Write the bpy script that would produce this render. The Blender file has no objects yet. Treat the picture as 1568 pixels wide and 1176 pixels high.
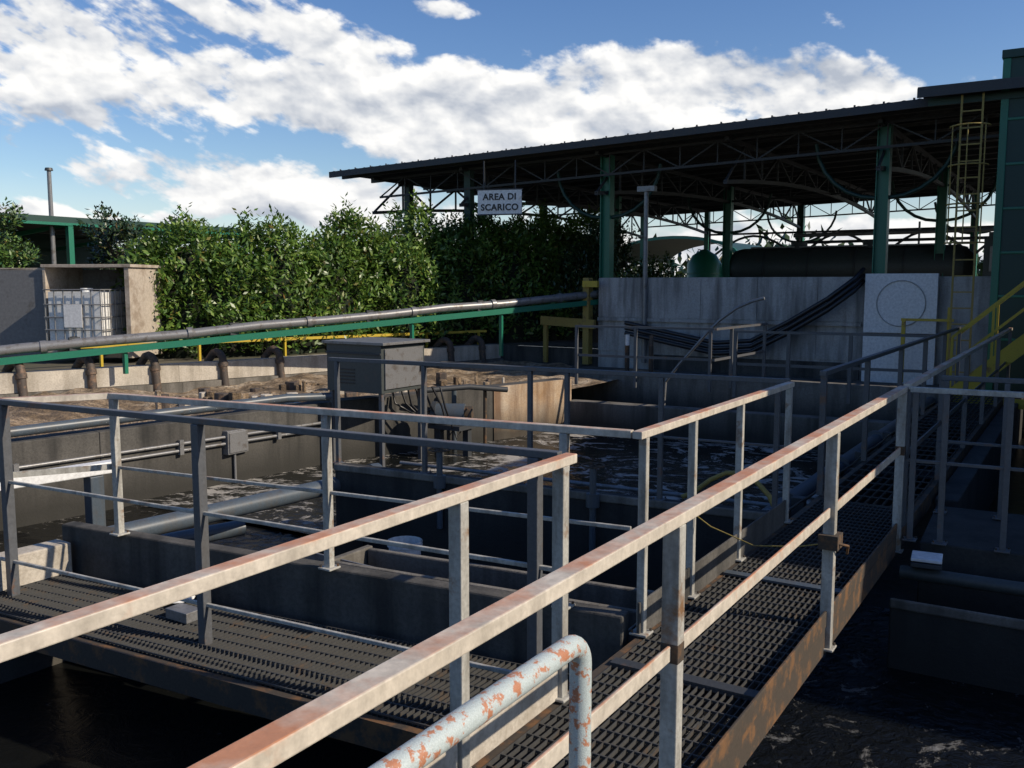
import bpy, math, random
import numpy as np
from mathutils import Vector as V
random.seed(7); np.random.seed(7)
scene=bpy.context.scene
COL=scene.collection

# ------------------------------------------------------------------ materials
def mat(name):
    m=bpy.data.materials.new(name); m.use_nodes=True
    nt=m.node_tree; b=nt.nodes["Principled BSDF"]
    return m,nt,b
def ramp(nt,src,stops):
    r=nt.nodes.new("ShaderNodeValToRGB"); e=r.color_ramp.elements
    while len(e)<len(stops): e.new(.5)
    for i,(p,c) in enumerate(stops):
        e[i].position=p; e[i].color=(*c,1) if len(c)==3 else c
    nt.links.new(src,r.inputs[0]); return r
def noise(nt,scale,detail=4,rough=.55,stretch=None,coord="Object",dist=0):
    tc=nt.nodes.new("ShaderNodeTexCoord"); mp=nt.nodes.new("ShaderNodeMapping")
    if stretch: mp.inputs["Scale"].default_value=stretch
    nt.links.new(tc.outputs[coord],mp.inputs[0])
    n=nt.nodes.new("ShaderNodeTexNoise"); n.inputs["Scale"].default_value=scale
    n.inputs["Detail"].default_value=detail; n.inputs["Roughness"].default_value=rough
    n.inputs["Distortion"].default_value=dist
    nt.links.new(mp.outputs[0],n.inputs["Vector"]); return n
def mix(nt,fac,a,b,mode="MIX"):
    m=nt.nodes.new("ShaderNodeMix"); m.data_type="RGBA"; m.blend_type=mode
    for i,s in ((0,fac),(6,a),(7,b)):
        if hasattr(s,"links"): nt.links.new(s,m.inputs[i])
        elif isinstance(s,(int,float)): m.inputs[i].default_value=s
        else: m.inputs[i].default_value=(*s,1)
    return m.outputs[2]
def bump(nt,b,h,st=.3,d=.01):
    n=nt.nodes.new("ShaderNodeBump"); n.inputs["Strength"].default_value=st; n.inputs["Distance"].default_value=d
    nt.links.new(h,n.inputs["Height"]); nt.links.new(n.outputs[0],b.inputs["Normal"])

def paint(name,col,rust=(.23,.09,.035),amt=.5,rough=.45,scale=7,metal=0.0,toprust=0,soft=.12,bp=False,grime=0):
    m,nt,b=mat(name)
    n=noise(nt,scale,5,.68); n2=noise(nt,scale*9,3,.65)
    base=mix(nt,ramp(nt,n2.outputs[0],[(.3,(0,0,0)),(.7,(1,1,1))]).outputs[0],tuple(c*.78 for c in col),tuple(min(1,c*1.1) for c in col))
    if grime:
        gz=noise(nt,9,4,.65,stretch=(1,1,.22))
        base=mix(nt,ramp(nt,gz.outputs[0],[(.45,(0,0,0)),(.72,(grime,)*3)]).outputs[0],base,(.09,.075,.055))
    lo=1-amt
    src=n.outputs[0]
    if toprust:
        g=nt.nodes.new("ShaderNodeNewGeometry"); sx=nt.nodes.new("ShaderNodeSeparateXYZ")
        nt.links.new(g.outputs["True Normal"],sx.inputs[0])
        ma=nt.nodes.new("ShaderNodeMath"); ma.operation="MULTIPLY_ADD"
        nt.links.new(sx.outputs[2],ma.inputs[0]); ma.inputs[1].default_value=toprust; nt.links.new(src,ma.inputs[2]); src=ma.outputs[0]
    f=ramp(nt,src,[(lo,(0,0,0)),(min(1,lo+soft),(1,1,1))]).outputs[0]
    rc=mix(nt,n2.outputs[0],rust,tuple(min(1,c*1.7) for c in rust))
    nt.links.new(mix(nt,f,base,rc),b.inputs["Base Color"])
    b.inputs["Roughness"].default_value=rough; b.inputs["Metallic"].default_value=metal
    if bp: bump(nt,b,n2.outputs[0],.3,.004)
    return m
def concrete(name,c1,c2,stain=(.05,.045,.035),streak=.5,sc=1.3):
    m,nt,b=mat(name)
    n=noise(nt,sc,6,.65); v=noise(nt,3.5,4,.6,stretch=(1,1,.12)); f=noise(nt,38,3,.7)
    c=mix(nt,ramp(nt,n.outputs[0],[(.3,(0,0,0)),(.7,(1,1,1))]).outputs[0],c1,c2)
    c=mix(nt,ramp(nt,v.outputs[0],[(.44,(0,0,0)),(.66,(streak,)*3)]).outputs[0],c,stain)
    c=mix(nt,ramp(nt,f.outputs[0],[(.4,(0,0,0)),(.75,(.45,)*3)]).outputs[0],c,stain)
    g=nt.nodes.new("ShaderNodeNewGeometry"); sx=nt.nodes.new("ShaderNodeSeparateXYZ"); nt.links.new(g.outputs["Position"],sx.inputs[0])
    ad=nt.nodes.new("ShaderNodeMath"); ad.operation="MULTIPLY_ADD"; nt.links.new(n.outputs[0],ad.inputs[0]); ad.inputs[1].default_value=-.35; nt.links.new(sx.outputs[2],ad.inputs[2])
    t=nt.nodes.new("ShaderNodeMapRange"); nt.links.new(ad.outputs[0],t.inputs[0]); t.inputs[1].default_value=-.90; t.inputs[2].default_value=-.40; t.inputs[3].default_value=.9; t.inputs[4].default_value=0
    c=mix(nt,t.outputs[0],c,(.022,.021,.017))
    nt.links.new(c,b.inputs["Base Color"]); b.inputs["Roughness"].default_value=.9
    bump(nt,b,f.outputs[0],.5,.008); return m
def water(name,dark,foamcol,foamamt,fscale=1.1,wave=6,stretch=(1,1,1),dist=1.6,bs=.6,rough=.07,patch=0):
    m,nt,b=mat(name)
    a=noise(nt,fscale,7,.7,stretch=stretch,dist=dist); w=noise(nt,wave,4,.6,dist=.8)
    fine=noise(nt,fscale*12,3,.7)
    mm=nt.nodes.new("ShaderNodeMath"); mm.operation="MULTIPLY_ADD"; nt.links.new(fine.outputs[0],mm.inputs[0]); mm.inputs[1].default_value=.22; nt.links.new(a.outputs[0],mm.inputs[2])
    src=mm.outputs[0]
    if patch:
        pn=noise(nt,.45,2,.5); pm=nt.nodes.new("ShaderNodeMath"); pm.operation="MULTIPLY_ADD"; nt.links.new(pn.outputs[0],pm.inputs[0]); pm.inputs[1].default_value=patch; nt.links.new(src,pm.inputs[2])
        ps=nt.nodes.new("ShaderNodeMath"); ps.operation="SUBTRACT"; nt.links.new(pm.outputs[0],ps.inputs[0]); ps.inputs[1].default_value=patch*.5; src=ps.outputs[0]
    f=ramp(nt,src,[(foamamt,(0,0,0)),(foamamt+.10,(1,1,1))]).outputs[0]
    nt.links.new(mix(nt,f,dark,foamcol),b.inputs["Base Color"])
    r=ramp(nt,f,[(0,(rough,)*3),(1,(.7,)*3)]); nt.links.new(r.outputs[0],b.inputs["Roughness"])
    ad=nt.nodes.new("ShaderNodeMath"); ad.operation="MULTIPLY_ADD"; nt.links.new(f,ad.inputs[0]); ad.inputs[1].default_value=.4; nt.links.new(w.outputs[0],ad.inputs[2])
    bump(nt,b,ad.outputs[0],bs,.03); b.inputs["IOR"].default_value=1.33
    return m
M={}
M["rail"]=paint("handrail_paint",(.58,.52,.43),rust=(.36,.165,.085),amt=.41,toprust=.23,scale=3.2,soft=.24,bp=True,grime=.35)
M["post"]=paint("post_paint",(.42,.41,.37),rust=(.15,.085,.045),amt=.42,scale=6,grime=.75,bp=True)
M["postd"]=paint("post_paint_grey",(.095,.100,.108),rust=(.12,.065,.04),amt=.42,scale=5,grime=.4)
M["rust"]=paint("rusty_channel",(.055,.042,.03),rust=(.11,.055,.022),amt=.5,rough=.85)
M["bluepipe"]=paint("flaking_blue_paint",(.44,.50,.49),rust=(.30,.13,.07),amt=.47,scale=40,soft=.05,bp=True)
M["pipe"]=paint("grey_blue_pipe",(.070,.090,.110),rust=(.05,.045,.04),amt=.42,rough=.4,grime=.5)
M["lpipe"]=paint("galvanised_pipe",(.22,.22,.22),rust=(.10,.09,.08),amt=.47,rough=.38,metal=.3)
M["black"]=paint("black_hdpe",(.018,.018,.02),rust=(.05,.045,.04),amt=.35,rough=.35)
M["hook"]=paint("brown_downpipe",(.07,.055,.045),rust=(.13,.08,.05),amt=.5,rough=.7)
M["green"]=paint("green_paint",(.015,.16,.095),rust=(.05,.06,.03),amt=.34,rough=.4)
M["dgreen"]=paint("dark_green_paint",(.010,.045,.034),rust=(.03,.03,.02),amt=.36,rough=.5)
M["yellow"]=paint("yellow_paint",(.50,.36,.03),rust=(.16,.08,.03),amt=.42,rough=.5)
M["ochre"]=paint("ochre_paint",(.30,.22,.05),rust=(.10,.06,.03),amt=.45,rough=.6)
M["steel"]=paint("dark_steel",(.036,.040,.044),rust=(.06,.04,.03),amt=.4,rough=.6)
M["grate"]=paint("steel_grating",(.050,.050,.048),rust=(.055,.038,.025),amt=.44,rough=.7)
M["roof"]=paint("corrugated_sheet",(.050,.055,.058),rust=(.05,.04,.03),amt=.38,rough=.75)
M["white"]=paint("white_pvc",(.74,.74,.72),rust=(.40,.37,.32),amt=.40,rough=.5,scale=3)
M["panel"]=paint("white_painted_panel",(.74,.73,.71),rust=(.42,.40,.37),amt=.42,rough=.8,scale=2.2,soft=.3)
M["boxgrey"]=paint("cabinet_grey",(.050,.058,.056),rust=(.05,.045,.04),amt=.42,rough=.5,scale=3)
M["crate"]=paint("weathered_board",(.42,.36,.29),rust=(.20,.16,.12),amt=.5,rough=.9,scale=2.5)
M["crated"]=paint("grey_board",(.17,.17,.17),rust=(.08,.075,.07),amt=.45,rough=.9,scale=2)
M["conc"]=concrete("tank_concrete",(.14,.128,.110),(.24,.222,.195),streak=.8)
M["concd"]=concrete("damp_shade_concrete",(.058,.054,.048),(.125,.117,.103),stain=(.015,.015,.014),streak=.8)  # dark tone also carries painted shade on the long tank wall
M["concb"]=concrete("black_shade_concrete",(.022,.021,.020),(.05,.048,.044),stain=(.010,.010,.010),streak=.8)  # near-black colour stands in for shade on the right slab and ledge
M["concl"]=concrete("kerb_concrete",(.42,.38,.32),(.62,.56,.47),stain=(.16,.13,.09),streak=.45,sc=2)
M["concw"]=concrete("wall_concrete",(.35,.345,.325),(.50,.485,.46),stain=(.12,.115,.105),streak=.85,sc=.7)
M["orange"]=concrete("sunlit_ochre_stain_concrete",(.38,.24,.12),(.52,.44,.34),stain=(.12,.06,.03),streak=.8,sc=2)  # ochre staining, with sunlight also put into the pale colour
M["wdark"]=water("black_tank_water",(.006,.0065,.006),(.20,.20,.19),.80,fscale=1.4,wave=5,bs=.35,rough=.30)
M["wnear"]=water("dark_scum_water",(.010,.010,.009),(.20,.185,.16),.66,fscale=1.6,wave=8,dist=2.2,bs=.6,rough=.12,patch=.3)
M["wmid"]=water("foamy_water",(.010,.011,.010),(.36,.34,.305),.61,fscale=1.15,wave=8,stretch=(.8,1.2,1),dist=3,patch=.45)
M["wright"]=water("rippling_water",(.006,.007,.008),(.15,.155,.16),.675,fscale=3.4,wave=11,stretch=(1,.7,1),bs=.9,patch=.25)  # pale streaks paint in light reflections on the ripples, with fine bubbles
def sludge():
    m,nt,b=mat("brown_sludge")
    n=noise(nt,1.1,7,.7,dist=1.2); f=noise(nt,8,5,.75)
    c=ramp(nt,n.outputs[0],[(.30,(.07,.05,.033)),(.44,(.21,.145,.08)),(.54,(.42,.31,.20)),(.66,(.58,.49,.37))]).outputs[0]
    nt.links.new(mix(nt,ramp(nt,f.outputs[0],[(.46,(0,0,0)),(.62,(.9,.9,.9))]).outputs[0],c,(.10,.07,.045)),b.inputs["Base Color"]); b.inputs["Roughness"].default_value=.75
    bump(nt,b,f.outputs[0],1,.12); return m
M["sludge"]=sludge()
def groundm():
    m,nt,b=mat("soil_and_grass")
    n=noise(nt,.35,7,.65); f=noise(nt,14,4,.7)
    c=ramp(nt,n.outputs[0],[(.35,(.055,.07,.025)),(.5,(.13,.11,.075)),(.7,(.20,.18,.14))]).outputs[0]
    nt.links.new(mix(nt,f.outputs[0],c,(.06,.055,.035)),b.inputs["Base Color"]); b.inputs["Roughness"].default_value=.95
    return m
M["ground"]=groundm()
def leafm(name,c1,c2,c3,tr_=.25):
    m,nt,b=mat(name)
    g=nt.nodes.new("ShaderNodeNewGeometry")
    c=ramp(nt,g.outputs["Random Per Island"],[(0,c1),(.5,c2),(.95,c3),(1,(.22,.13,.03))]).outputs[0]
    pn=noise(nt,1.3,3,.6); c=mix(nt,ramp(nt,pn.outputs[0],[(.38,(.55,.55,.55)),(.6,(0,0,0))]).outputs[0],c,tuple(x*.5 for x in c1))
    nt.links.new(c,b.inputs["Base Color"]); b.inputs["Roughness"].default_value=.38
    if tr_:
        tr=nt.nodes.new("ShaderNodeBsdfTranslucent"); nt.links.new(c,tr.inputs[0])
        mx=nt.nodes.new("ShaderNodeMixShader"); mx.inputs[0].default_value=tr_
        nt.links.new(b.outputs[0],mx.inputs[1]); nt.links.new(tr.outputs[0],mx.inputs[2])
        nt.links.new(mx.outputs[0],nt.nodes["Material Output"].inputs[0])
    return m
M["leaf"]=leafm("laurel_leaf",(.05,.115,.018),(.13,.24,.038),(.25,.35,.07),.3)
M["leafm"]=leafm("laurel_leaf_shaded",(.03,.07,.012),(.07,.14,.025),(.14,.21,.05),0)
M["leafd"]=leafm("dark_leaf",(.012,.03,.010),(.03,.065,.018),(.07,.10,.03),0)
M["core"]=paint("dark_hedge_core",(.008,.015,.006),rust=(.012,.01,.006),amt=.5,rough=1)  # near-black fill for the hedge's light-blocking core
M["bark"]=paint("bark",(.06,.045,.03),rust=(.03,.02,.015),amt=.5,rough=1)

# ------------------------------------------------------------------ mesh builder
class B:
    def __init__(s): s.v=[];s.f=[];s.m=[];s.sm=[];s.mats=[]
    def mi(s,k):
        if k not in s.mats: s.mats.append(k)
        return s.mats.index(k)
    def add(s,vs,fs,k,smooth=False):
        o=len(s.v); s.v+= [tuple(p) for p in vs]; i=s.mi(k)
        for f in fs: s.f.append([o+j for j in f]); s.m.append(i); s.sm.append(smooth)
    def box(s,x0,y0,z0,x1,y1,z1,k):
        vs=[(x,y,z) for z in(z0,z1) for y in(y0,y1) for x in(x0,x1)]
        s.add(vs,[(0,2,3,1),(4,5,7,6),(0,1,5,4),(2,6,7,3),(0,4,6,2),(1,3,7,5)],k)
    def beam(s,a,b,w,h,k,up=(0,0,1)):
        a=V(a);b=V(b);d=(b-a).normalized();sd=d.cross(V(up))
        if sd.length<1e-4: sd=d.cross(V((0,1,0)))
        sd.normalize();u=sd.cross(d)
        vs=[p+sd*(sx*w/2)+u*(sz*h/2) for p in(a,b) for sx,sz in((-1,-1),(1,-1),(1,1),(-1,1))]
        s.add(vs,[(0,1,2,3),(7,6,5,4),(0,4,5,1),(1,5,6,2),(2,6,7,3),(3,7,4,0)],k)
    def prism(s,poly,z0,z1,k):
        n=len(poly);vs=[(x,y,z0) for x,y in poly]+[(x,y,z1) for x,y in poly]
        fs=[tuple(range(n-1,-1,-1)),tuple(range(n,2*n))]+[(i,(i+1)%n,n+(i+1)%n,n+i) for i in range(n)]
        s.add(vs,fs,k)
    def wall(s,a,b,t,z0,z1,k):
        d=V((b[0]-a[0],b[1]-a[1]));n=V((-d.y,d.x)).normalized()*t/2
        s.prism([(a[0]-n.x,a[1]-n.y),(b[0]-n.x,b[1]-n.y),(b[0]+n.x,b[1]+n.y),(a[0]+n.x,a[1]+n.y)],z0,z1,k)
    def tube(s,pts,r,k,n=12,cap=True):
        pts=[V(p) for p in pts];vs=[];ref=None
        rr=r if isinstance(r,(list,tuple)) else [r]*len(pts)
        for i,p in enumerate(pts):
            t=((pts[min(i+1,len(pts)-1)]-pts[max(i-1,0)])).normalized()
            if ref is None: ref=V((0,0,1)) if abs(t.z)<.9 else V((1,0,0))
            sd=(ref-t*ref.dot(t)).normalized(); ref=sd; u=t.cross(sd)
            for j in range(n):
                a=2*math.pi*j/n; vs.append(p+(sd*math.cos(a)+u*math.sin(a))*rr[i])
        fs=[(i*n+j,i*n+(j+1)%n,(i+1)*n+(j+1)%n,(i+1)*n+j) for i in range(len(pts)-1) for j in range(n)]
        s.add(vs,fs,k,True)
        if cap:
            s.add(vs[:n],[tuple(range(n-1,-1,-1))],k); s.add(vs[-n:],[tuple(range(n))],k)
    def obj(s,name,bevel=0,loc=None,rot=0):
        me=bpy.data.meshes.new(name); me.from_pydata(s.v,[],s.f)
        for k in s.mats: me.materials.append(M[k])
        me.polygons.foreach_set("material_index",s.m); me.polygons.foreach_set("use_smooth",s.sm); me.update()
        o=bpy.data.objects.new(name,me); COL.objects.link(o)
        if loc: o.location=loc
        o.rotation_euler[2]=rot
        if bevel:
            md=o.modifiers.new("b","BEVEL"); md.width=bevel; md.segments=2; md.limit_method="ANGLE"
        return o
def arc(c,r,a0,a1,ax,ay,n=8):
    c=V(c);ax=V(ax);ay=V(ay)
    return [c+ax*(r*math.cos(a0+(a1-a0)*i/n))+ay*(r*math.sin(a0+(a1-a0)*i/n)) for i in range(n+1)]

def railing(a,b,posts,top=1.1,mids=(.55,),base=0.0,rk="rail",pk="post",w=.055,rh=.04,mw=.012,mh=.045,toe=None,pw=.05,ends=(0,0),name="walkway_railing",bev=.004,mk=None):
    q=B();ax,ay=a;bx,by=b
    L=math.hypot(bx-ax,by-ay);d=((bx-ax)/L,(by-ay)/L)
    q.beam((ax-d[0]*ends[0],ay-d[1]*ends[0],top-rh/2),(bx+d[0]*ends[1],by+d[1]*ends[1],top-rh/2),w,rh,rk)
    for z in mids: q.beam((ax,ay,z),(bx,by,z),mw,mh,mk or pk)
    for t in posts:
        x,y=ax+(bx-ax)*t,ay+(by-ay)*t
        q.beam((x,y,base),(x,y,top-rh-.001),pw,pw*.9,pk,up=(d[0],d[1],0))
        if bev:
            q.box(x-.05,y-.05,base-.001,x+.05,y+.05,base+.012,pk)
            for z in mids:
                q.beam((x,y,z-mh*.62),(x,y,z+mh*.62),pw*1.05,pw*.95,"rust",up=(d[0],d[1],0)) if mw<.015 and random.random()<.4 else None
            for sx in(-1,1): q.tube([(x+sx*.038,y+sx*.036,base+.01),(x+sx*.038,y+sx*.036,base+.025)],.008,"rust",6)
    if toe:
        q.beam((ax,ay,(toe[0]+toe[1])/2),(bx,by,(toe[0]+toe[1])/2),.014,toe[1]-toe[0],toe[2])
    return q.obj(name,bevel=bev)

# ------------------------------------------------------------------ walkways A (along Y) and B (along X)
def fr(y,a,b): return (y-a)/(b-a)
railing((-1.12,-.8),(-1.13,7.26),[fr(y,-.8,7.26) for y in(.58,2.80,5.04,7.22)],mids=(.62,),mw=.012,mh=.055,pw=.062,w=.062,rh=.042,toe=(-.02,.07,"rust"),base=-.15,mk="rail")
railing((-1.13,7.4),(-1.13,18),[fr(y,7.4,18) for y in(7.45,9.4,11.4,13.5,15.6,17.9)],pk="postd",rk="rail",bev=0)
railing((-1.92,-.8),(-1.92,3.50),[fr(y,-.8,3.5) for y in(.6,2.68,3.45)],mids=(),pw=.058,w=.058,rh=.042,toe=(0.0,.16,"concl"),ends=(0,.05))
railing((-1.92,4.30),(-1.92,7.10),[fr(y,4.3,7.1) for y in(4.34,5.04,5.9,7.06)],mids=(.55,),pw=.045,toe=(-.02,.18,"concd"),w=.055,ends=(.05,0))
railing((-1.92,8.1),(-1.92,18),[fr(y,8.1,18) for y in(8.15,10,12,14,16,17.9)],pk="postd",rk="postd",bev=0)
Na,Nb=(-6.12,3.24),(-1.98,3.55)
Fa,Fb=(-5.72,3.84),(-1.96,4.28)
railing(Na,Nb,[.03,.456,.97],mids=(.55,.01),base=-.33,rk="postd",pk="postd",mw=.02,mh=.022,pw=.06,w=.05,rh=.035,mk="post")
railing(Fa,Fb,[.01,.487,.90],mids=(.58,),base=.1,pk="post",rk="rail",mw=.02,mh=.022,pw=.05,w=.05,rh=.04)
q=B(); q.beam((*Fa,1.08),(-6.1,3.2,1.08),.05,.04,"rail"); q.beam((*Fa,.58),(-6.1,3.2,.58),.012,.04,"post"); q.obj("gate_rail")
railing((-6.6,6.95),(-1.98,7.30),[.02,.25,.5,.58,.77,.98],base=0,rk="postd",pk="postd",w=.045,mw=.02,mh=.02,pw=.045)
railing((-1.08,7.22),(3,7.45),[.01,.06,.16,.22,.5,.9],base=-.05,rk="post",pk="postd",w=.045,mw=.02,mh=.025,pw=.045)
railing((-1.0,8.25),(3,8.5),[.01,.12,.25,.6,.9],base=-.05,rk="postd",pk="postd",w=.045,mw=.02,mh=.025,pw=.045)
railing((-4.9,14.6),(-1.98,14.8),[.01,.3,.62,.98],rk="postd",pk="postd",bev=0,pw=.06)
railing((-8.0,14.9),(-5.4,15.1),[.01,.45,.97],rk="postd",pk="postd",bev=0,pw=.055)
railing((-5.4,15.1),(-5.3,17.7),[.3,.97],rk="postd",pk="postd",bev=0,pw=.055)

q=B()
def grating(q,x0,x1,y0,y1,z,px=.034,py=.10):
    x=x0
    while x<=x1: q.box(x-.002,y0,z-.028,x+.002,y1,z,"grate"); x+=px
    y=y0
    while y<=y1: q.box(x0,y-.004,z-.012,x1,y+.004,z-.001,"grate"); y+=py
grating(q,-1.88,-1.17,-1,8.0,-.005)
grating(q,-1.88,-1.17,8.05,18,-.005,px=.07,py=.3)
for y in(0,1.6,3.0,3.95,4.9,6.5,8.02,10,12,14,16): q.box(-1.9,y-.03,-.12,-1.15,y+.03,-.034,"steel")
q.box(-1.89,5.55,-.004,-1.16,5.62,.010,"pipe"); q.box(-1.89,3.9,-.004,-1.16,3.97,.008,"steel")
q.beam((-1.15,-1,-.10),(-1.15,18,-.10),.05,.15,"rust"); q.beam((-1.905,-1,-.11),(-1.905,18,-.11),.05,.2,"rust")
q.obj("grating_walkway")
q=B()
x=-6.15
while x<-1.95:
    t=(x+6.12)/4.14; yn=2.98+.33*t; yf=3.66+.50*t
    q.beam((x,yn,-.23),(x,yf,-.23),.004,.028,"grate"); x+=.034
for i in range(8):
    t=i/7; q.beam((-6.15,2.98+.68*t,-.222),(-1.95,3.31+.85*t,-.222),.008,.01,"grate")
q.beam((-6.2,2.95,-.31),(-1.95,3.28,-.31),.05,.14,"rust")
for t in(.1,.35,.6,.85): q.beam((-6.15+4.2*t,2.97+.33*t,-.30),(-6.15+4.2*t,3.66+.5*t,-.30),.05,.1,"steel")
q.obj("grating_walkway")

# ------------------------------------------------------------------ concrete tank structure
Kl=[(-18.6,0),(-16.05,8.66),(-15.1,11.6),(-14.45,13.9),(-12.95,19.8)]
W1=[(-10.9,0),(-10.05,6.5),(-9.65,10.2),(-8.75,12.8),(-8.25,14.85)]
q=B()
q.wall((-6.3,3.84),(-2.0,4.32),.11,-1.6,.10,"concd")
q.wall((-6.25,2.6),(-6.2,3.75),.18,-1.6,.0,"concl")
for i in range(4): q.wall(W1[i],W1[i+1],.34,-1.6,.10,"concd")  # shade on this wall is put into its dark concrete colour
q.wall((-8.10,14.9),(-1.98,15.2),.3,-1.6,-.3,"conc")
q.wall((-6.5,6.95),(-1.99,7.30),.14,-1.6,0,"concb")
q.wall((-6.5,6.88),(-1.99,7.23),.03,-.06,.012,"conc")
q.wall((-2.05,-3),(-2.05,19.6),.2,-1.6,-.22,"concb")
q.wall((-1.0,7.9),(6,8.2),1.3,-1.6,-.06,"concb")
q.wall((-1.05,6.62),(6,6.70),.12,-1.6,-.34,"concb")  # ledge face blackened to stand for shade; only its lip stays pale
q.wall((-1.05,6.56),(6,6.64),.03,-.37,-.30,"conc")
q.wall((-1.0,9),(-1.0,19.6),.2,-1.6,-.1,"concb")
q.wall((-4.7,4.95),(-2.15,5.22),.05,-1,-.22,"conc"); q.wall((-4.7,5.35),(-2.15,5.62),.05,-1,-.22,"conc")
q.box(-4.78,4.9,-1,-4.72,5.42,-.22,"conc")
q.prism([(-13,17.6),(-1.1,17.6),(-1.1,19.9),(-13,19.9)],-1.6,-.15,"concd")
q.wall((-13,17.5),(-1.1,17.5),.18,-1.6,.02,"conc")
q.wall((-6.3,4.3),(-6.2,6.9),.12,-1.6,-.62,"conc")
q.box(-14,-3.2,-1.6,6,-3,.2,"concd")
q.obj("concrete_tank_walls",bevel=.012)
q=B()
q.wall((-8.72+.19,12.95),(-8.25+.19,14.85),.03,-1.2,.105,"orange"); q.obj("sunlit_stained_render")  # stained wall end, coloured lighter as the sunlit part
q=B()
for i in range(4):
    q.wall(Kl[i],Kl[i+1],.32,-.05,.30,"concl")
    q.wall((Kl[i][0]+.1,Kl[i][1]),(Kl[i+1][0]+.1,Kl[i+1][1]),.3,-1.6,-.06,"conc")
q.obj("tank_kerb")
def onK(y):
    for i in range(len(Kl)-1):
        if Kl[i][1]<=y<=Kl[i+1][1]:
            t=(y-Kl[i][1])/(Kl[i+1][1]-Kl[i][1]); return Kl[i][0]+(Kl[i+1][0]-Kl[i][0])*t
q=B()
for y in(8.9,10.0,11.1,12.4,13.6,15.2,16.9,18.1,19.1):
    x=onK(y)
    q.tube([(x-.3,y-.02,.1),(x-.25,y,.30)]+arc((x+.02,y,.30),.19,math.pi,0,(1,0,0),(0,0,1),6)[1:]+[(x+.22,y,.1),(x+.27,y,-.35)],.078,"hook",12)
    q.tube([(x+.20,y,.29),(x+.215,y,.20)],.098,"hook",12)
q.obj("air_downpipes")
def sheet(name,poly,z,k):
    q=B(); q.add([(x,y,z) for x,y in poly],[tuple(range(len(poly)))],k); return q.obj(name)
sheet("water",[(-11,-3),(-2.1,-3),(-2.1,4.3),(-6.3,3.82),(-10.2,3.9)],-.86,"wdark")
sheet("water",[(-10.4,3.9),(-6.3,3.82),(-2.1,4.3),(-2.1,7.3),(-6.5,6.95),(-10.2,6.95)],-.86,"wnear")
sheet("water",[(-10.2,6.95),(-6.5,6.95),(-2.1,7.3),(-2.1,17.6),(-9,17.6)],-.82,"wmid")
sheet("water",[(-2.0,-3),(6,-3),(6,7.8),(-2.0,7.8)],-.80,"wright")
sheet("water",[(-2.0,7.8),(6,7.8),(6,19.6),(-2.0,19.6)],-.9,"wdark")
q=B(); nx,ny=110,200
vs=[];rs=np.random.RandomState(3); ph=rs.rand(24)*6.28; fr_=np.concatenate([rs.rand(14,2)*3.2+.3,rs.rand(10,2)*9+3])
for j in range(ny+1):
    y=j/ny*19.6
    xk=onK(y)+.1
    for i in range(len(W1)-1):
        if W1[i][1]<=y<=W1[i+1][1]:
            t=(y-W1[i][1])/(W1[i+1][1]-W1[i][1]); xw=W1[i][0]+(W1[i+1][0]-W1[i][0])*t
    if y>14.85: xw=-8.3
    for i in range(nx+1):
        x=xk+(xw-xk)*i/nx
        h=sum((1 if m<14 else .45)*math.sin(x*fr_[m][0]+y*fr_[m][1]*(1 if m%2 else -1)+ph[m]) for m in range(24))/14
        vs.append((x,y,-.15+.24*h*min(1,(xw-x)/1.2+.1)))
q.add(vs,[(j*(nx+1)+i,j*(nx+1)+i+1,(j+1)*(nx+1)+i+1,(j+1)*(nx+1)+i) for j in range(ny) for i in range(nx)],"sludge",True)
q.obj("floating_sludge")

# ------------------------------------------------------------------ pipes
q=B()
q.tube([(-6.75,4.3,-.22),(-6.45,7.45,-.22)],.085,"pipe",16); q.tube([(-6.47,7.40,-.22),(-6.44,7.50,-.22)],.14,"pipe",16)
q.obj("process_pipe")
q=B(); q.tube([(-7.5,3.8,-.52),(-6.9,6.0,-.52)],.08,"pipe",14); q.obj("process_pipe")
q=B(); q.tube([(-10.1,4.6,.22),(-9.7,9.3,.22),(-9.4,9.9,.2)],.06,"pipe",14); q.obj("process_pipe")
q=B(); q.tube([(-2.3,7.9,-.2),(-2.28,14.5,-.2),(-2.28,17.5,-.2)],.085,"pipe",16)
for y in(8.4,10.5,12.6): q.tube([(-2.29,y,-.2),(-2.29,y+.05,-.2)],.13,"pipe",16)
q.tube([(-2.3,7.9,-.2)]+[(-2.3,7.85-.1*math.sin(a),-.3+.1*math.cos(a)) for a in(.4,.8,1.2,1.5)]+[(-2.3,7.74,-.8)],.085,"pipe",14)
q.obj("process_pipe")
q=B(); q.tube([(-3.0,7.62,-.05)]+[(-3.0+.9*t,7.62+.15*math.sin(t*3),-.10+.30*math.sin(t*math.pi)) for t in(.1,.25,.4,.55,.7,.85)]+[(-2.1,7.65,-.2)],.022,"ochre",10); q.obj("yellow_hose")
q=B(); q.tube([(-1.05,6.95,-.22),(5,7.1,-.22)],.05,"boxgrey",14); q.obj("process_pipe")
q=B(); q.tube([(-7.6,9.3,-.5),(-2.15,9.6,-.5)],.025,"lpipe",10); q.obj("air_pipe")
q=B(); q.tube([(-4.95,6.1,-1.1),(-4.95,6.1,-.38)],.14,"white",20,cap=False); q.tube([(-4.95,6.1,-.42),(-4.95,6.1,-.38)],.155,"white",20,cap=False); q.tube([(-4.95,6.1,-1),(-4.95,6.1,-.45)],.125,"black",20); q.obj("overflow_standpipe")
q=B()
for z in(-.18,-.27):
    q.tube([(W1[0][0]+.2,0,z),(W1[1][0]+.2,6.5,z),(W1[2][0]+.2,9.9,z)],.022,"lpipe",8)
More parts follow.
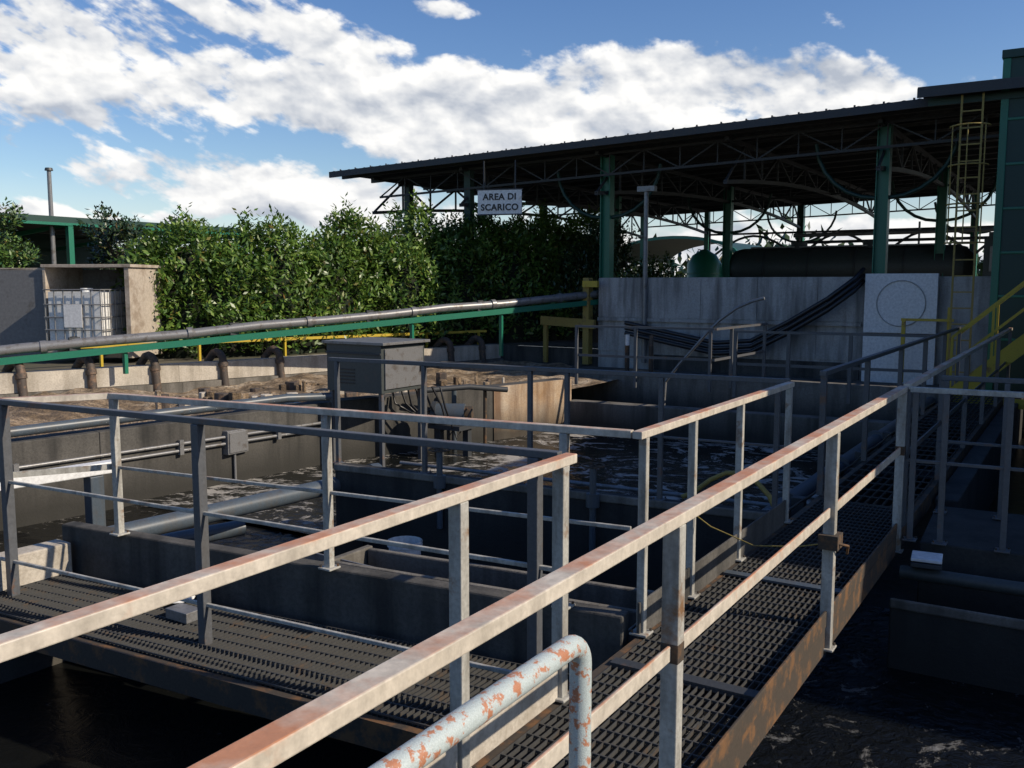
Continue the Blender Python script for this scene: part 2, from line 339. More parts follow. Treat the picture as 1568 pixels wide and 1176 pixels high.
for y in(3.5,5.5,7.5,9):
    x=W1[1][0]+.19+(y-6.5)*.12; q.box(x-.01,y-.03,-.32,x+.04,y+.03,-.13,"lpipe")
q.obj("wall_conduit")
q=B(); q.box(-9.72,8.15,-.42,-9.60,8.5,-.1,"lpipe"); q.box(-9.60,8.17,-.40,-9.585,8.48,-.12,"lpipe"); q.tube([(-9.65,8.3,-.42),(-9.65,8.3,-.8)],.02,"lpipe",8); q.obj("junction_box",bevel=.008)
q=B(); q.beam((-8.9,3.5,-.05),(-8.45,5.7,-.02),.14,.12,"white"); q.tube([(-8.6,4.45,.0),(-8.6,4.45,.24)],.07,"white",14); q.tube([(-8.6,4.45,.22),(-8.6,4.45,.27)],.09,"rust",14); q.box(-8.75,3.9,-.9,-8.6,4.05,-.115,"pipe"); q.box(-8.55,5.4,-.9,-8.42,5.55,-.09,"pipe"); q.obj("sluice_gate",bevel=.01)
q=B(); pts=[(-6.75,16.2,.0),(-6.5,16.2,.32),(-6.2,16.2,.66),(-5.95,16.2,.95),(-5.7,16.2,1.2),(-5.4,16.2,1.42),(-5.1,16.2,1.55),(-4.9,16.2,1.6)]
q.tube(pts,.028,"lpipe",10); q.tube([(-6.8,16.2,-.9),(-6.75,16.2,.02)],.03,"lpipe",10); q.obj("bent_pipe")
q=B()
for k in range(3):
    o=k*.12
    q.tube([(-9.2,19.6,.95-o),(-7.0,19.6,.55-o),(-6.2,19.6,.62-o),(-5.4,19.6,1.05-o),(-4.6,19.6,1.55-o),(-4.1,19.65,1.95-o),(-4.0,20.0,2.15-o)],.05,"black",10)
q.obj("black_hoses")
q=B()
for x in(-8.3,-7.75):
    q.tube([(x,17.8,-.15),(x,17.8,.55)],.05,"rust",10); q.tube([(x,17.8,.5),(x,17.8,.78)],.045,"white" if x<-8 else "hook",10)
q.obj("standpipes")
q=B()
pts=[(-.815,-.3,1.15),(-.815,1.0,1.15)]+arc((-.815,1.50,1.10),.05,math.pi/2,0,(0,1,0),(0,0,1),8)+[(-.815,1.55,.6),(-.815,1.55,-.4)]
q.tube(pts,.0225,"bluepipe",20)
q.obj("pipe_handrail")
q=B()
q.beam((-.98,6.95,-.09),(-.78,6.97,-.09),.22,.02,"panel"); q.beam((-.98,6.95,-.125),(-.78,6.97,-.125),.24,.03,"steel"); q.obj("sampling_hatch",bevel=.003)
q=B()
q.beam((-5.3,4.75,-.35),(-4.1,4.85,-.42),.5,.015,"pipe"); q.beam((-5.3,4.5,-.28),(-4.1,4.6,-.35),.015,.16,"lpipe"); q.beam((-5.3,5.0,-.28),(-4.1,5.1,-.35),.015,.16,"lpipe")
q.obj("overflow_chute",bevel=.003)
q=B(); q.tube([(-4.9,3.72,-.18),(-4.9,3.72,-.10)],[.10,.07],"white",14); q.box(-4.75,3.5,-.215,-4.55,3.62,-.15,"lpipe"); q.obj("float_switch",bevel=.004)
q=B()
q.box(-1.175,4.98,.42,-1.07,5.10,.50,"rust"); q.tube([(-1.09,5.0,.46),(-1.03,5.05,.44),(-1.05,5.12,.38)],.008,"rust",8)
q.tube([(-1.145,5.0,.45),(-1.3,5.03,.40),(-1.55,5.06,.36),(-1.8,5.04,.44),(-1.9,5.04,.5)],.004,"ochre",6)
q.obj("rail_clamp",bevel=.003)
q=B()
for y in(8.0,9.2,10.6,12.2):
    q.box(-2.13,y,-.30,-2.02,y+.10,-.02,"steel")
pts=[(-2.02,4.35+.4*i,-.03+.012*math.sin(i*1.7)) for i in range(30)]
q.tube(pts,.012,"black",6); q.obj("cable_run")
for (x,y) in ((-3.6,7.05),(-5.2,6.95)):
    q=B(); q.tube([(0,0,-.5),(0,0,.25)],.03,"pipe",10); q.tube([(0,0,-.1),(0,0,.02)],.06,"pipe",12)
    ring=[(.10*math.cos(a),.10*math.sin(a),.27) for a in [i/16*2*math.pi for i in range(17)]]
    q.tube(ring,.009,"rust",6,cap=False); q.beam((-.1,0,.27),(.1,0,.27),.012,.01,"rust"); q.beam((0,-.1,.27),(0,.1,.27),.012,.01,"rust")
    q.obj("hand_valve",loc=(x,y,0))
# ------------------------------------------------------------------ long pipe on green beam
A1=V((-10.2,20.2,1.60))
A0=V((-15.9,8.65,.70))-(A1-V((-15.9,8.65,.70)))*.3
q=B()
dv=(A1-A0)
q.tube([A0+dv*(i/12)+V((0,0,.018*math.sin(i*2.3))) for i in range(13)],.09,"lpipe",18)
for t in(.12,.27,.42,.56,.70,.82,.93):
    p=A0+dv*t; e=dv.normalized()*.05; q.tube([p-e,p+e],.112,"lpipe",18)
for t in(.3,.47,.64,.8): p=A0+dv*t; q.beam(p+V((0,0,-.12)),p+V((0,0,.12)),.21,.03,"steel",up=(1,0,0)) 
q.obj("long_feed_pipe")
q=B(); q.beam(A0+V((0.02,0,-.18)),A1+V((0.02,0,-.18)),.12,.12,"green")
for t in(.35,.698,.833):
    p=A0+dv*t; q.beam((p.x,p.y,.2),(p.x,p.y,p.z-.25),.07,.07,"green",up=(1,0,0))
q.obj("green_pipe_beam")
q=B() 
q.beam((-16.9,7.5,.68),(-13.4,20,.62),.05,.06,"yellow")
for t in(.1,.25,.4,.55,.7,.85,.98):
    x,y=-16.9+3.5*t,7.5+12.5*t; q.beam((x,y,.25),(x,y,.66),.05,.05,"yellow",up=(1,0,0))
q.obj("yellow_guard_rail")
# ------------------------------------------------------------------ control cabinet on legs
q=B()
q.box(-9.55,10.0,.28,-8.50,11.0,.98,"boxgrey"); q.box(-9.60,9.95,.98,-8.42,11.05,1.02,"lpipe")
q.box(-8.50,10.06,.34,-8.475,10.94,.92,"lpipe"); q.box(-8.475,10.85,.55,-8.45,10.88,.68,"black")
for x,y in((-9.5,10.05),(-8.55,10.05),(-8.55,10.95)): q.box(x-.03,y-.03,-.9,x+.03,y+.03,.28,"postd")
q.beam((-9.55,9.985,.85),(-8.5,9.985,.85),.02,.03,"steel")
for i in range(5): q.box(-9.4,9.99,.40+.05*i,-9.0,9.999,.42+.05*i,"black")
q.obj("control_cabinet",bevel=.012)
q=B()
q.tube([(-8.5,11.3,-.15),(-8.1,11.5,-.15)],.16,"pipe",18); q.tube([(-8.5,11.3,-.15),(-8.56,11.27,-.15)],.19,"steel",18); q.tube([(-8.1,11.5,-.15),(-8.0,11.55,-.15)],.12,"rust",18)
q.box(-8.6,11.2,-.38,-8.0,11.65,-.31,"steel"); q.box(-8.5,11.25,-.9,-8.4,11.35,-.38,"steel"); q.box(-8.15,11.5,-.9,-8.05,11.6,-.38,"steel")
for i in range(7):
    s=random.uniform(-.3,.3)
    q.tube([(-9.2+.16*i,11.05,.3),(-9.1+.16*i,11.1+s*.3,.0),(-8.9+.13*i,11.3,-.22-.05*i),(-8.5+.1*i,11.4,-.05)],.016,"black",8)
q.tube([(-8.7,11.3,.2),(-8.3,11.9,.22),(-7.9,12.4,.15)],.045,"steel",12)
q.tube([(-8.6,11.9,.2),(-8.6,11.9,-.9)],.04,"pipe",12)
q.tube([(-8.2,12.2,.2),(-8.2,12.2,-.9)],.03,"rust",12)
q.obj("pump_motor")
q=B()
for i in range(90):
    y=random.uniform(9.5,15.2);x=-9.5+(y-12)*.35-random.uniform(.2,3.6)
    r=random.uniform(.03,.15); a=random.uniform(0,6)
    q.prism([(x+r*math.cos(a+j*1.05)*random.uniform(.6,1.2),y+r*math.sin(a+j*1.05)*random.uniform(.6,1.2)) for j in range(6)],-.4,random.uniform(-.08,.10),random.choice(["sludge","hook","concl","sludge"]))
q.obj("sludge_heap",bevel=.02)

# ------------------------------------------------------------------ far wall, white panel
q=B()
q.box(-10.1,20.0,-1,3,20.3,2.0,"concw")
for i in range(9):
    x=-10.1+1.3*i; q.box(x,19.985,.25,x+1.285,19.998,1.05,"concw"); q.box(x,19.985,1.065,x+1.285,19.998,1.97,"concw")
q.box(-10.1,19.93,.97,-4,19.984,1.05,"concw")
q.box(-8.6,19.9,-.15,-4,19.983,.2,"concd")
q.obj("retaining_wall")
q=B()
q.box(-3.92,19.80,.86,-2.55,19.92,2.06,"panel"); q.box(-3.92,19.80,-.2,-2.55,19.92,.83,"panel")
ring=[( -3.22+.46*math.cos(a),19.795,1.46+.46*math.sin(a)) for a in [i/40*2*math.pi for i in range(41)]]
q.tube(ring,.014,"concw",6,cap=False); q.obj("white_inspection_panel",bevel=.01)
q=B()
q.beam((-10.35,19.9,-.1),(-10.35,19.9,2.0),.22,.16,"ochre",up=(1,0,0)); q.beam((-11.6,19.8,.95),(-10.1,19.8,.88),.1,.22,"ochre"); q.beam((-10.4,19.75,1.85),(-10.0,19.75,1.85),.1,.15,"yellow"); q.beam((-11.5,19.85,-.1),(-11.5,19.85,.9),.1,.1,"ochre",up=(1,0,0))
q.obj("ochre_support_frame")
q=B(); q.beam((-2.3,19.6,-.1),(-2.3,19.6,1.4),.06,.06,"yellow",up=(1,0,0));q.beam((-3.1,19.5,-.1),(-3.1,19.5,1.15),.07,.07,"yellow",up=(1,0,0)); q.beam((-3.15,19.5,1.15),(-2.2,19.5,1.15),.05,.05,"yellow"); q.obj("yellow_guard_rail")
q=B(); q.tube([(-8.85,19.9,0),(-8.85,19.9,4.0)],[.06,.05],"lpipe",12); q.box(-9.05,19.82,3.98,-8.62,19.98,4.1,"lpipe"); q.obj("flood_light_pole")

# ------------------------------------------------------------------ big shed
def truss(q,a,b,dep,k,n=10,w=.09,camber=0):
    a=V(a);b=V(b)
    T=[a+(b-a)*i/n for i in range(n+1)]
    Bt=[p+V((0,0,-dep-(camber*(1-4*(i/n)*(1-i/n))))) for i,p in enumerate(T)]
    q.beam(a,b,w,w,k)
    for i in range(n):
        q.beam(Bt[i],Bt[i+1],w,w,k)
        q.beam(T[i],Bt[i+1],w*.55,w*.55,k) if i%2 else q.beam(Bt[i],T[i+1],w*.55,w*.55,k)
        if i: q.beam(T[i],Bt[i],w*.5,w*.5,k)
def zr(x,y): return 4.85+(x+18.7)*.026+(y-19.5)*.005
XL=-18.25
q=B()
xs=np.arange(XL,1.01,.14); Y0,Y1=19.4,38.8
vs=[];fs=[]
for i,x in enumerate(xs):
    dz=.03 if i%2 else 0
    for y in(Y0,Y1):
        vs+= [(x,y,zr(x,y)+.10+dz),(x,y,zr(x,y)+.075+dz)]
for i in range(len(xs)-1):
    a=i*4;b=a+4
    fs+=[(a,b,b+2,a+2),(a+1,a+3,b+3,b+1),(a,a+1,b+1,b),(a+2,b+2,b+3,a+3)]
q.add(vs,fs,"roof")
q.beam((XL,19.38,zr(XL,19.4)+.03),(1.0,19.38,zr(1,19.4)+.03),.05,.16,"steel")
x=XL+.3
while x<1: q.tube([(x,19.5,zr(x,19.5)+.13),(x,19.5,zr(x,19.5)+.17)],.022,"steel",6); x+=.55
rs_=q.obj("roof_sheet")
shed=bpy.data.objects.new("industrial_shed",None); COL.objects.link(shed); rs_.parent=shed
q=B()
y=19.8
while y<38.7: q.beam((XL+.1,y,zr(XL,y)),(1,y,zr(1,y)),.07,.12,"steel"); y+=1.25
XC=-17.2
for x in(XC,-14.2,-10.2,-7.0,-3.8,-.6):
    truss(q,(x,20,zr(x,20)-.1),(x,38.5,zr(x,38.5)-.1),.5,"steel",14,camber=.45)
for y,n in((20.3,20),(29.5,20),(38.4,22)):
    truss(q,(XC,y,zr(XC,y)-.1),(.8,y,zr(.8,y)-.1),.5,"steel",n,w=.055)
o=q.obj("trusses"); o.parent=shed
q=B()
for x in(-10.2,-3.8,.9):
    for y in(20.6,29.5,38.4):
        top=zr(x,y)-.1
        if x==.9 and y<21: continue
        q.box(x-.11,y-.03,.2,x+.11,y+.03,top,"green"); q.box(x-.13,y-.13,.2,x-.11,y+.13,top,"green"); q.box(x+.11,y-.13,.2,x+.13,y+.13,top,"green")
        for sgn in(-1,1):
            pts=[(x+sgn*(.1+1.3*math.sin(a)),y,top-1.5+1.3*(1-math.cos(a))) for a in [i/6*1.5 for i in range(7)]]
            q.tube(pts,.045,"dgreen",8)
for x in(XC,-14.2):
    q.box(x-.1,38.3,.2,x+.1,38.5,zr(x,38)-.1,"green"); q.box(x-.1,29.4,.2,x+.1,29.6,zr(x,29)-.1,"green")
q.box(-14.3,20.3,.2,-14.1,20.5,zr(-14,20)-.1,"dgreen")
q.box(XC-.1,21.5,.2,XC+.1,21.7,zr(XC,20)-.1,"dgreen")
o=q.obj("columns"); o.parent=shed
q=B()
for x0,x1 in((-14,-10.2),(-10.2,-7),(-7,-3.8),(-3.8,-.6)):
    pts=[(x0+(x1-x0)*i/12,38.2,2.9+.95*math.sin(math.pi*i/12)) for i in range(13)]
    q.tube(pts,.05,"steel",6); q.beam((x0,38.2,3.95),(x1,38.2,3.95),.08,.08,"steel")
    q.beam((x0,38.2,.2),(x0,38.2,4.2),.07,.07,"steel",up=(1,0,0))
for x in(-6,-4.9,-2.6,-1.4): q.beam((x,33,.2),(x,33,3.9),.06,.06,"lpipe",up=(1,0,0))
q.tube([(-9,33,3.55),(1,33,3.6)],.07,"lpipe",8); q.tube([(-9,33,3.3),(1,33,3.33)],.05,"steel",8)
o=q.obj("back_braces"); o.parent=shed
q=B(); q.box(-2.95,18.9,5.42,3,24,5.50,"roof"); q.box(-2.95,18.85,5.30,3,18.9,5.47,"steel"); q.beam((-2.8,19.2,5.25),(3,19.2,5.25),.08,.14,"dgreen")
o=q.obj("upper_canopy_roof")
q=B()
q.box(-1.55,19.2,-.2,1.8,23,5.95,"dgreen")
for z in(.8,1.6,2.4,3.2,4.0,4.8): q.box(-1.57,19.18,z,1.8,19.2,z+.05,"green")
q.box(-1.6,19.15,5.9,1.9,23.1,6.05,"dgreen"); q.box(-1.58,19.17,-.2,-1.45,19.3,5.9,"green")
q.obj("green_filter_tower",bevel=.01)
q=B()
for x in(-2.2,-1.85): q.beam((x,19.0,-.1),(x,19.0,5.3),.035,.035,"ochre",up=(1,0,0))
for i in range(17): q.beam((-2.2,19.0,.2+.3*i),(-1.85,19.0,.2+.3*i),.025,.025,"ochre")
for z in(2.6,3.3,4.0,4.7):
    q.tube([(-2.025+.33*math.cos(a),18.85-.33*math.sin(a),z) for a in [i/10*math.pi for i in range(11)]],.015,"ochre",6)
for a in(.6,1.57,2.5): q.tube([(-2.025+.33*math.cos(a),18.85-.33*math.sin(a),z) for z in(2.6,4.7)],.012,"ochre",6)
q.obj("caged_ladder")
q=B()
for y in(17.2,18.0):
    q.beam((-1.95,y,-.1),(.8,y,2.4),.05,.26,"yellow"); q.beam((-1.95,y,.95),(.8,y,3.45),.045,.045,"yellow"); q.beam((-1.95,y,.5),(.8,y,3.0),.03,.03,"yellow")
    for t in(0,.22,.44,.66,.88): q.beam((-1.95+2.75*t,y,-.1+2.5*t),(-1.95+2.75*t,y,.95+2.5*t),.04,.04,"yellow",up=(0,1,0))
for i in range(11):
    t=(i+.5)/11; q.box(-1.95+2.75*t-.1,17.22,-.1+2.5*t,-1.95+2.75*t+.12,17.98,-.06+2.5*t,"grate")
q.beam((-1.9,17.1,-.12),(1,17.1,-.12),.06,.16,"yellow")
q.obj("yellow_staircase")
q=B()
q.box(2.2,8.1,-.2,10,18.6,5.2,"dgreen"); q.box(2.0,7.9,5.2,10.2,18.8,5.35,"roof")
for x in range(6): q.box(2.3+x*1.25,8.07,-.2,2.36+x*1.25,8.1,5.2,"green")
q.box(3.4,8.05,0,4.6,8.1,2.2,"boxgrey"); q.box(6,8.05,1.5,8,8.1,2.8,"lpipe")
q.obj("unseen_shade_building")  # building added out of view to cast shade over the right side
q=B(); q.box(-.56,-.012,-.31,.56,.012,.31,"white"); q.box(-.585,-.02,.29,.585,.02,.32,"steel"); q.box(-.585,-.02,-.32,.585,.02,-.29,"steel")
q.beam((-.4,0,.31),(-.4,0,1.0),.03,.03,"steel",up=(1,0,0)); q.beam((.4,0,.31),(.4,0,1.0),.03,.03,"steel",up=(1,0,0))
sg=q.obj("hanging_sign",loc=(-12.45,19.2,3.86),rot=math.radians(18))
for i,tx in enumerate(("AREA DI","SCARICO")):
    cu=bpy.data.curves.new("t","FONT"); cu.body=tx; cu.size=.215; cu.align_x="CENTER"; cu.extrude=.003; cu.offset=.007; cu.space_character=1.08
    to=bpy.data.objects.new("tmp",cu); COL.objects.link(to)
    me=bpy.data.meshes.new_from_object(to.evaluated_get(bpy.context.evaluated_depsgraph_get()) ); bpy.data.objects.remove(to)
    me.materials.clear(); me.materials.append(M["black"])
    lo=bpy.data.objects.new("lettering_%d"%(i+1),me); COL.objects.link(lo); lo.parent=sg
    lo.location=(0,-.018,.055-.255*i); lo.rotation_euler=(math.radians(90),0,0)
# tanker truck
q=B()
cz=2.35
prof=[(-10.3,.12),(-10.25,.4),(-10.05,.60),(-9.8,.66),(-3.4,.66),(-3.15,.60),(-2.95,.4),(-2.9,.12)]
q.tube([(x,30,cz) for x,_ in prof],[r for _,r in prof],"boxgrey",24)
for x in(-9,-7.6,-6.2,-4.8): q.tube([(x,30,cz),(x+.06,30,cz)],.685,"steel",24)
q.box(-9.8,29.7,1.5,-1.0,30.3,1.72,"steel"); q.box(-9.5,29.75,3.0,-3.8,30.25,3.05,"lpipe")
for x in(-8,-5.8): q.tube([(x,30,2.95),(x,30,3.18)],.26,"steel",14)
q.prism([(-2.6,28.9),(-.7,28.9),(-.7,31.1),(-2.6,31.1)],1.2,3.1,"boxgrey"); q.box(-2.45,28.88,2.2,-1.2,28.9,2.9,"lpipe"); q.box(-2.5,29,3.1,-1.2,31,3.3,"boxgrey")
for x in(-9.2,-8.0,-6.9,-2.9,-1.4):
    for y in(28.95,30.75): q.tube([(x,y,.8),(x,y+.3,.8)],.52,"black",22); q.tube([(x,y-.01,.8),(x,y+.31,.8)],.2,"lpipe",12)
q.obj("tanker_truck",bevel=.01)
for i,(x,y,r,h) in enumerate(((-13.4,36.0,.7,3.0),(-12.3,37.0,.6,2.7))):
    q=B(); q.tube([(0,0,0),(0,0,h*.8),(0,0,h*.92),(0,0,h)],[r,r,r*.7,r*.15],"green",24)
    for z in(.6,1.3,2.0): q.tube([(0,0,z),(0,0,z+.05)],r*1.03,"green",24)
    q.obj("green_storage_tank",loc=(x,y,.25))
q=B(); nn=16
x0,x1=-21.5,-14.6
for j in range(nn):
    a0=j/nn*math.pi;a1=(j+1)/nn*math.pi
    xa=(x0+x1)/2-(x1-x0)/2*math.cos(a0);xb=(x0+x1)/2-(x1-x0)/2*math.cos(a1)
    za=3.1+1.1*math.sin(a0);zb=3.1+1.1*math.sin(a1)
    q.add([(xa,44,za),(xb,44,zb),(xb,52,zb),(xa,52,za)],[(0,1,2,3)],"dgreen")
    q.beam((xa,43.95,za),(xb,43.95,zb),.12,.15,"green")
for x in(x0,x1,(x0+x1)/2): q.beam((x,44,.2),(x,44,3.1),.15,.15,"green",up=(1,0,0))
q.obj("arched_canopy")

# ------------------------------------------------------------------ left green shed, pole, IBC shelter
q=B()
q.box(-34,4,3.72,-26,23,3.80,"roof"); q.box(-26.03,4,3.58,-25.95,23,3.84,"dgreen"); q.box(-25.94,4,3.58,-25.90,23,3.66,"green")
q.box(-33,4.5,.2,-32.9,22.5,3.7,"dgreen")
for y in(6,10.3,14.2,16.4,20,22.8):
    q.box(-26.08,y-.08,.2,-25.92,y+.08,3.58,"green"); q.beam((-33,y,3.1),(-26,y,3.62),.1,.12,"green"); q.beam((-33,y,3.5),(-26,y,3.5),.06,.06,"steel")
q.obj("green_steel_shed")
q=B(); q.tube([(-26.4,16.1,.2),(-26.4,16.1,5.2)],[.08,.06],"lpipe",12); q.tube([(-26.4,16.1,5.2),(-26.4,16.1,5.28)],[.12,.10],"boxgrey",12); q.obj("lamp_pole")
q=B()
q.box(-1.25,.0,0,-.02,.05,1.78,"crated")
q.box(-.02,-.05,0,.04,1.3,1.85,"crate"); q.box(1.70,-.05,0,1.80,1.3,1.80,"crate"); q.box(.04,1.26,0,1.70,1.3,1.78,"crated")
q.box(-.04,-.07,1.80,1.85,1.35,1.86,"crate"); q.box(-1.25,.0,1.74,-.04,1.3,1.79,"crate"); q.box(.04,-.02,0,1.7,1.26,.12,"concd")
sh=q.obj("storage_shelter",loc=(-17.72,10.6,.38),rot=math.radians(26),bevel=.006)
q=B()
q.prism([(.02,0),(1.18,0),(1.18,1.0),(.02,1.0)],.14,.22,"lpipe")
for x in(.02,.5,.98): q.box(x,0,0,x+.2,1,.14,"crate")
q.box(.06,.04,.24,1.14,.96,1.20,"white"); q.tube([(.6,.5,1.2),(.6,.5,1.27)],.12,"white",16)
for i in range(7):
    x=.02+.193*i; q.tube([(x,-.01,.2),(x,-.01,1.24)],.013,"lpipe",8)
for z in(.22,.45,.7,.95,1.24): q.tube([(.0,-.025,z),(1.2,-.025,z),(1.2,1.02,z)],.013,"lpipe",8)
for i in range(5):
    y=.2*i+.1; q.tube([(1.2,y,.2),(1.2,y,1.24)],.013,"lpipe",8)
q.box(.42,-.045,.5,.80,-.035,.95,"panel"); q.tube([(.6,-.12,.28),(.6,.05,.28)],.05,"black",12)
q.obj("ibc_container",loc=(-17.42,10.38,.50),rot=math.radians(26),bevel=.008)

# ------------------------------------------------------------------ ground
q=B()
H=[(-19.9,-4),(6,-4),(6,20.1),(-13.15,20.1)]; O=[(-1500,-1500),(1500,-1500),(1500,1500),(-1500,1500)]
z=.27
q.add([(x,y,z) for x,y in H]+[(x,y,z) for x,y in O],[(4,5,1,0),(5,6,2,1),(6,7,3,2),(7,4,0,3)],"ground"); q.obj("ground")
q=B(); q.add([(x,y,-3) for x,y in H],[(0,1,2,3)],"concd")
for i in range(4):
    a,b=H[i],H[(i+1)%4]; q.add([(*a,-3),(*b,-3),(*b,.268),(*a,.268)],[(0,1,2,3)],"concd")
q.obj("tank_basin_floor")
q=B(); q.add([(-19.5,20.35,.275),(8,20.35,.275),(8,60,.275),(-19.5,60,.275)],[(0,1,2,3)],"concd"); q.obj("yard_pavement")

# ------------------------------------------------------------------ foliage
def foliage(name,sprigs,k,leaf=.11,per=8):
    P,D=sprigs; n=len(P)
    rs=np.random.RandomState(11)
    P=np.repeat(P,per,0); D=np.repeat(D,per,0); m=len(P)
    s=np.tile(np.arange(per),n)/per
    base=P+D*(s[:,None]*leaf*3.0)
    rv=rs.normal(size=(m,3)); out=rv-D*(rv*D).sum(1)[:,None]; out/=np.linalg.norm(out,axis=1)[:,None]
    ld=out+D*rs.uniform(.3,1.1,(m,1)); ld/=np.linalg.norm(ld,axis=1)[:,None]
    sd=np.cross(ld,D+rs.normal(scale=.3,size=(m,3))); sd/=np.linalg.norm(sd,axis=1)[:,None]
    L=leaf*rs.uniform(.7,1.25,(m,1)); W=L*.20
    nrm=np.cross(sd,ld)
    v=np.stack([base,base+ld*L*.45+sd*W-nrm*L*.05,base+ld*L,base+ld*L*.45-sd*W-nrm*L*.05],1).reshape(-1,3)
    me=bpy.data.meshes.new(name); me.vertices.add(len(v)); me.vertices.foreach_set("co",v.ravel())
    me.loops.add(m*4); me.loops.foreach_set("vertex_index",np.arange(m*4,dtype=np.int32))
    me.polygons.add(m); me.polygons.foreach_set("loop_start",np.arange(0,m*4,4,dtype=np.int32)); me.polygons.foreach_set("loop_total",np.full(m,4,dtype=np.int32))
    me.materials.append(M[k]); me.update(calc_edges=True)
    o=bpy.data.objects.new(name,me); COL.objects.link(o); return o
h0,h1=V((-16.9,12.2,0)),V((-12.4,24.6,0))
hd=(h1-h0); hu=hd.normalized(); hn=V((hu.y,-hu.x,0))
pos=[];dr=[];cores=[]
rs=np.random.RandomState(5)
nb=20
for i in range(nb):
    t=(i+.5)/nb; c=h0+hd*t+hn*rs.uniform(-.40,.25)
    top=2.62+.75*t+rs.uniform(-.30,.30)+(.34 if i%3==1 else -.26 if i%3==2 else 0); rad=rs.uniform(.58,.90)
    if i==0: top=2.5
    cores.append((c,top,rad))
    n=600
    a=rs.uniform(0,2*np.pi,n); hgt=rs.beta(1.15,.95,n)
    lump=1+.22*np.sin(3*a+i)+.18*np.sin(hgt*13+i*2+2*a)
    rr=rad*np.sqrt(np.clip(1-(hgt*1.0)**2.4,0.01,1))*lump*rs.uniform(.80,1.12,n)
    x=c.x+rr*np.cos(a);y=c.y+rr*np.sin(a);z=.3+hgt*(top-.3)
    pos.append(np.stack([x,y,z],1))
    d=np.stack([np.cos(a)*.6,np.sin(a)*.6,rs.uniform(.5,1.5,n)],1)+rs.normal(scale=.3,size=(n,3)); dr.append(d)
    for s in range(12):
        a_=rs.uniform(0,6.28);r_=rad*rs.uniform(0,.8);k=rs.randint(3,7)
        x0,y0=c.x+r_*math.cos(a_),c.y+r_*math.sin(a_); zt=top*(1-.14*r_/rad)-.18
        for j in range(k): pos.append(np.array([[x0+rs.normal(0,.03),y0+rs.normal(0,.03),zt+j*.11]])); dr.append(np.array([[rs.normal(0,.15),rs.normal(0,.15),1]]))
P=np.concatenate(pos);D=np.concatenate(dr);D/=np.linalg.norm(D,axis=1)[:,None]
foliage("laurel_hedge",(P,D),"leaf",leaf=.15,per=6)
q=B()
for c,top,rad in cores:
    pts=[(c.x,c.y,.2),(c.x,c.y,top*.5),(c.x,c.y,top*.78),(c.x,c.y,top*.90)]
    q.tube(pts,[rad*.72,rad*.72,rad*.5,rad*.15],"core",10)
o=q.obj("hedge_dark_core"); o.parent=bpy.data.objects["laurel_hedge"]  # solid dark core added inside the hedge to block light
def tree(name,x,y,top,rad,k,n=900,zb=1.0,leaf=.13):
    rs=np.random.RandomState(int(abs(x*13+y*7)))
    q=B(); q.tube([(x,y,.2),(x+.05,y,zb+.4),(x,y+.05,top*.8)],[.14,.10,.03],"bark",10)
    pos=[];dr=[]
    for i in range(11):
        a=rs.uniform(0,6.28);h=rs.uniform(zb,top-.3);r=rad*rs.uniform(.2,.8)*math.sqrt(max(.1,1-((h-(zb+top)/2)/((top-zb)/1.7))**2))
        c=np.array([x+r*math.cos(a),y+r*math.sin(a),h]); q.tube([(x,y,max(.8,h-.6)),tuple(c)],[.05,.015],"bark",6)
        m=n//11; v=rs.normal(size=(m,3)); v/=np.linalg.norm(v,axis=1)[:,None]
        R=rad*rs.uniform(.3,.5); pos.append(c+v*R*rs.uniform(.55,1.1,(m,1))*np.array([1,1,.8])); dr.append(v*.5+np.array([0,0,.7]))
    P=np.concatenate(pos);D=np.concatenate(dr);D/=np.linalg.norm(D,axis=1)[:,None]
    f=foliage("crown",(P,D),k,leaf=leaf,per=6); o=q.obj(name); f.parent=o
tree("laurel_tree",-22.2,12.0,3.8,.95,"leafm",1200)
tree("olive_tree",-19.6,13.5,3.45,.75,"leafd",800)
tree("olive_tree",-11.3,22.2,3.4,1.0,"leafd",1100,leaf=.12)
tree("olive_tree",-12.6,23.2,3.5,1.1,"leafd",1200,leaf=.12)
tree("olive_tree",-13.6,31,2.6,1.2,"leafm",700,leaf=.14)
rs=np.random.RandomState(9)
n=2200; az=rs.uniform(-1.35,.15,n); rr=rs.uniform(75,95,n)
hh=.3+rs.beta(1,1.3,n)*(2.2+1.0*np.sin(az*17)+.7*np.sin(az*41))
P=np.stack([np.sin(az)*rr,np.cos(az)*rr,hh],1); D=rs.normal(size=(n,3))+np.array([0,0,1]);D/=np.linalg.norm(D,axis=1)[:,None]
foliage("distant_trees",(P,D),"leafd",leaf=1.2,per=5)

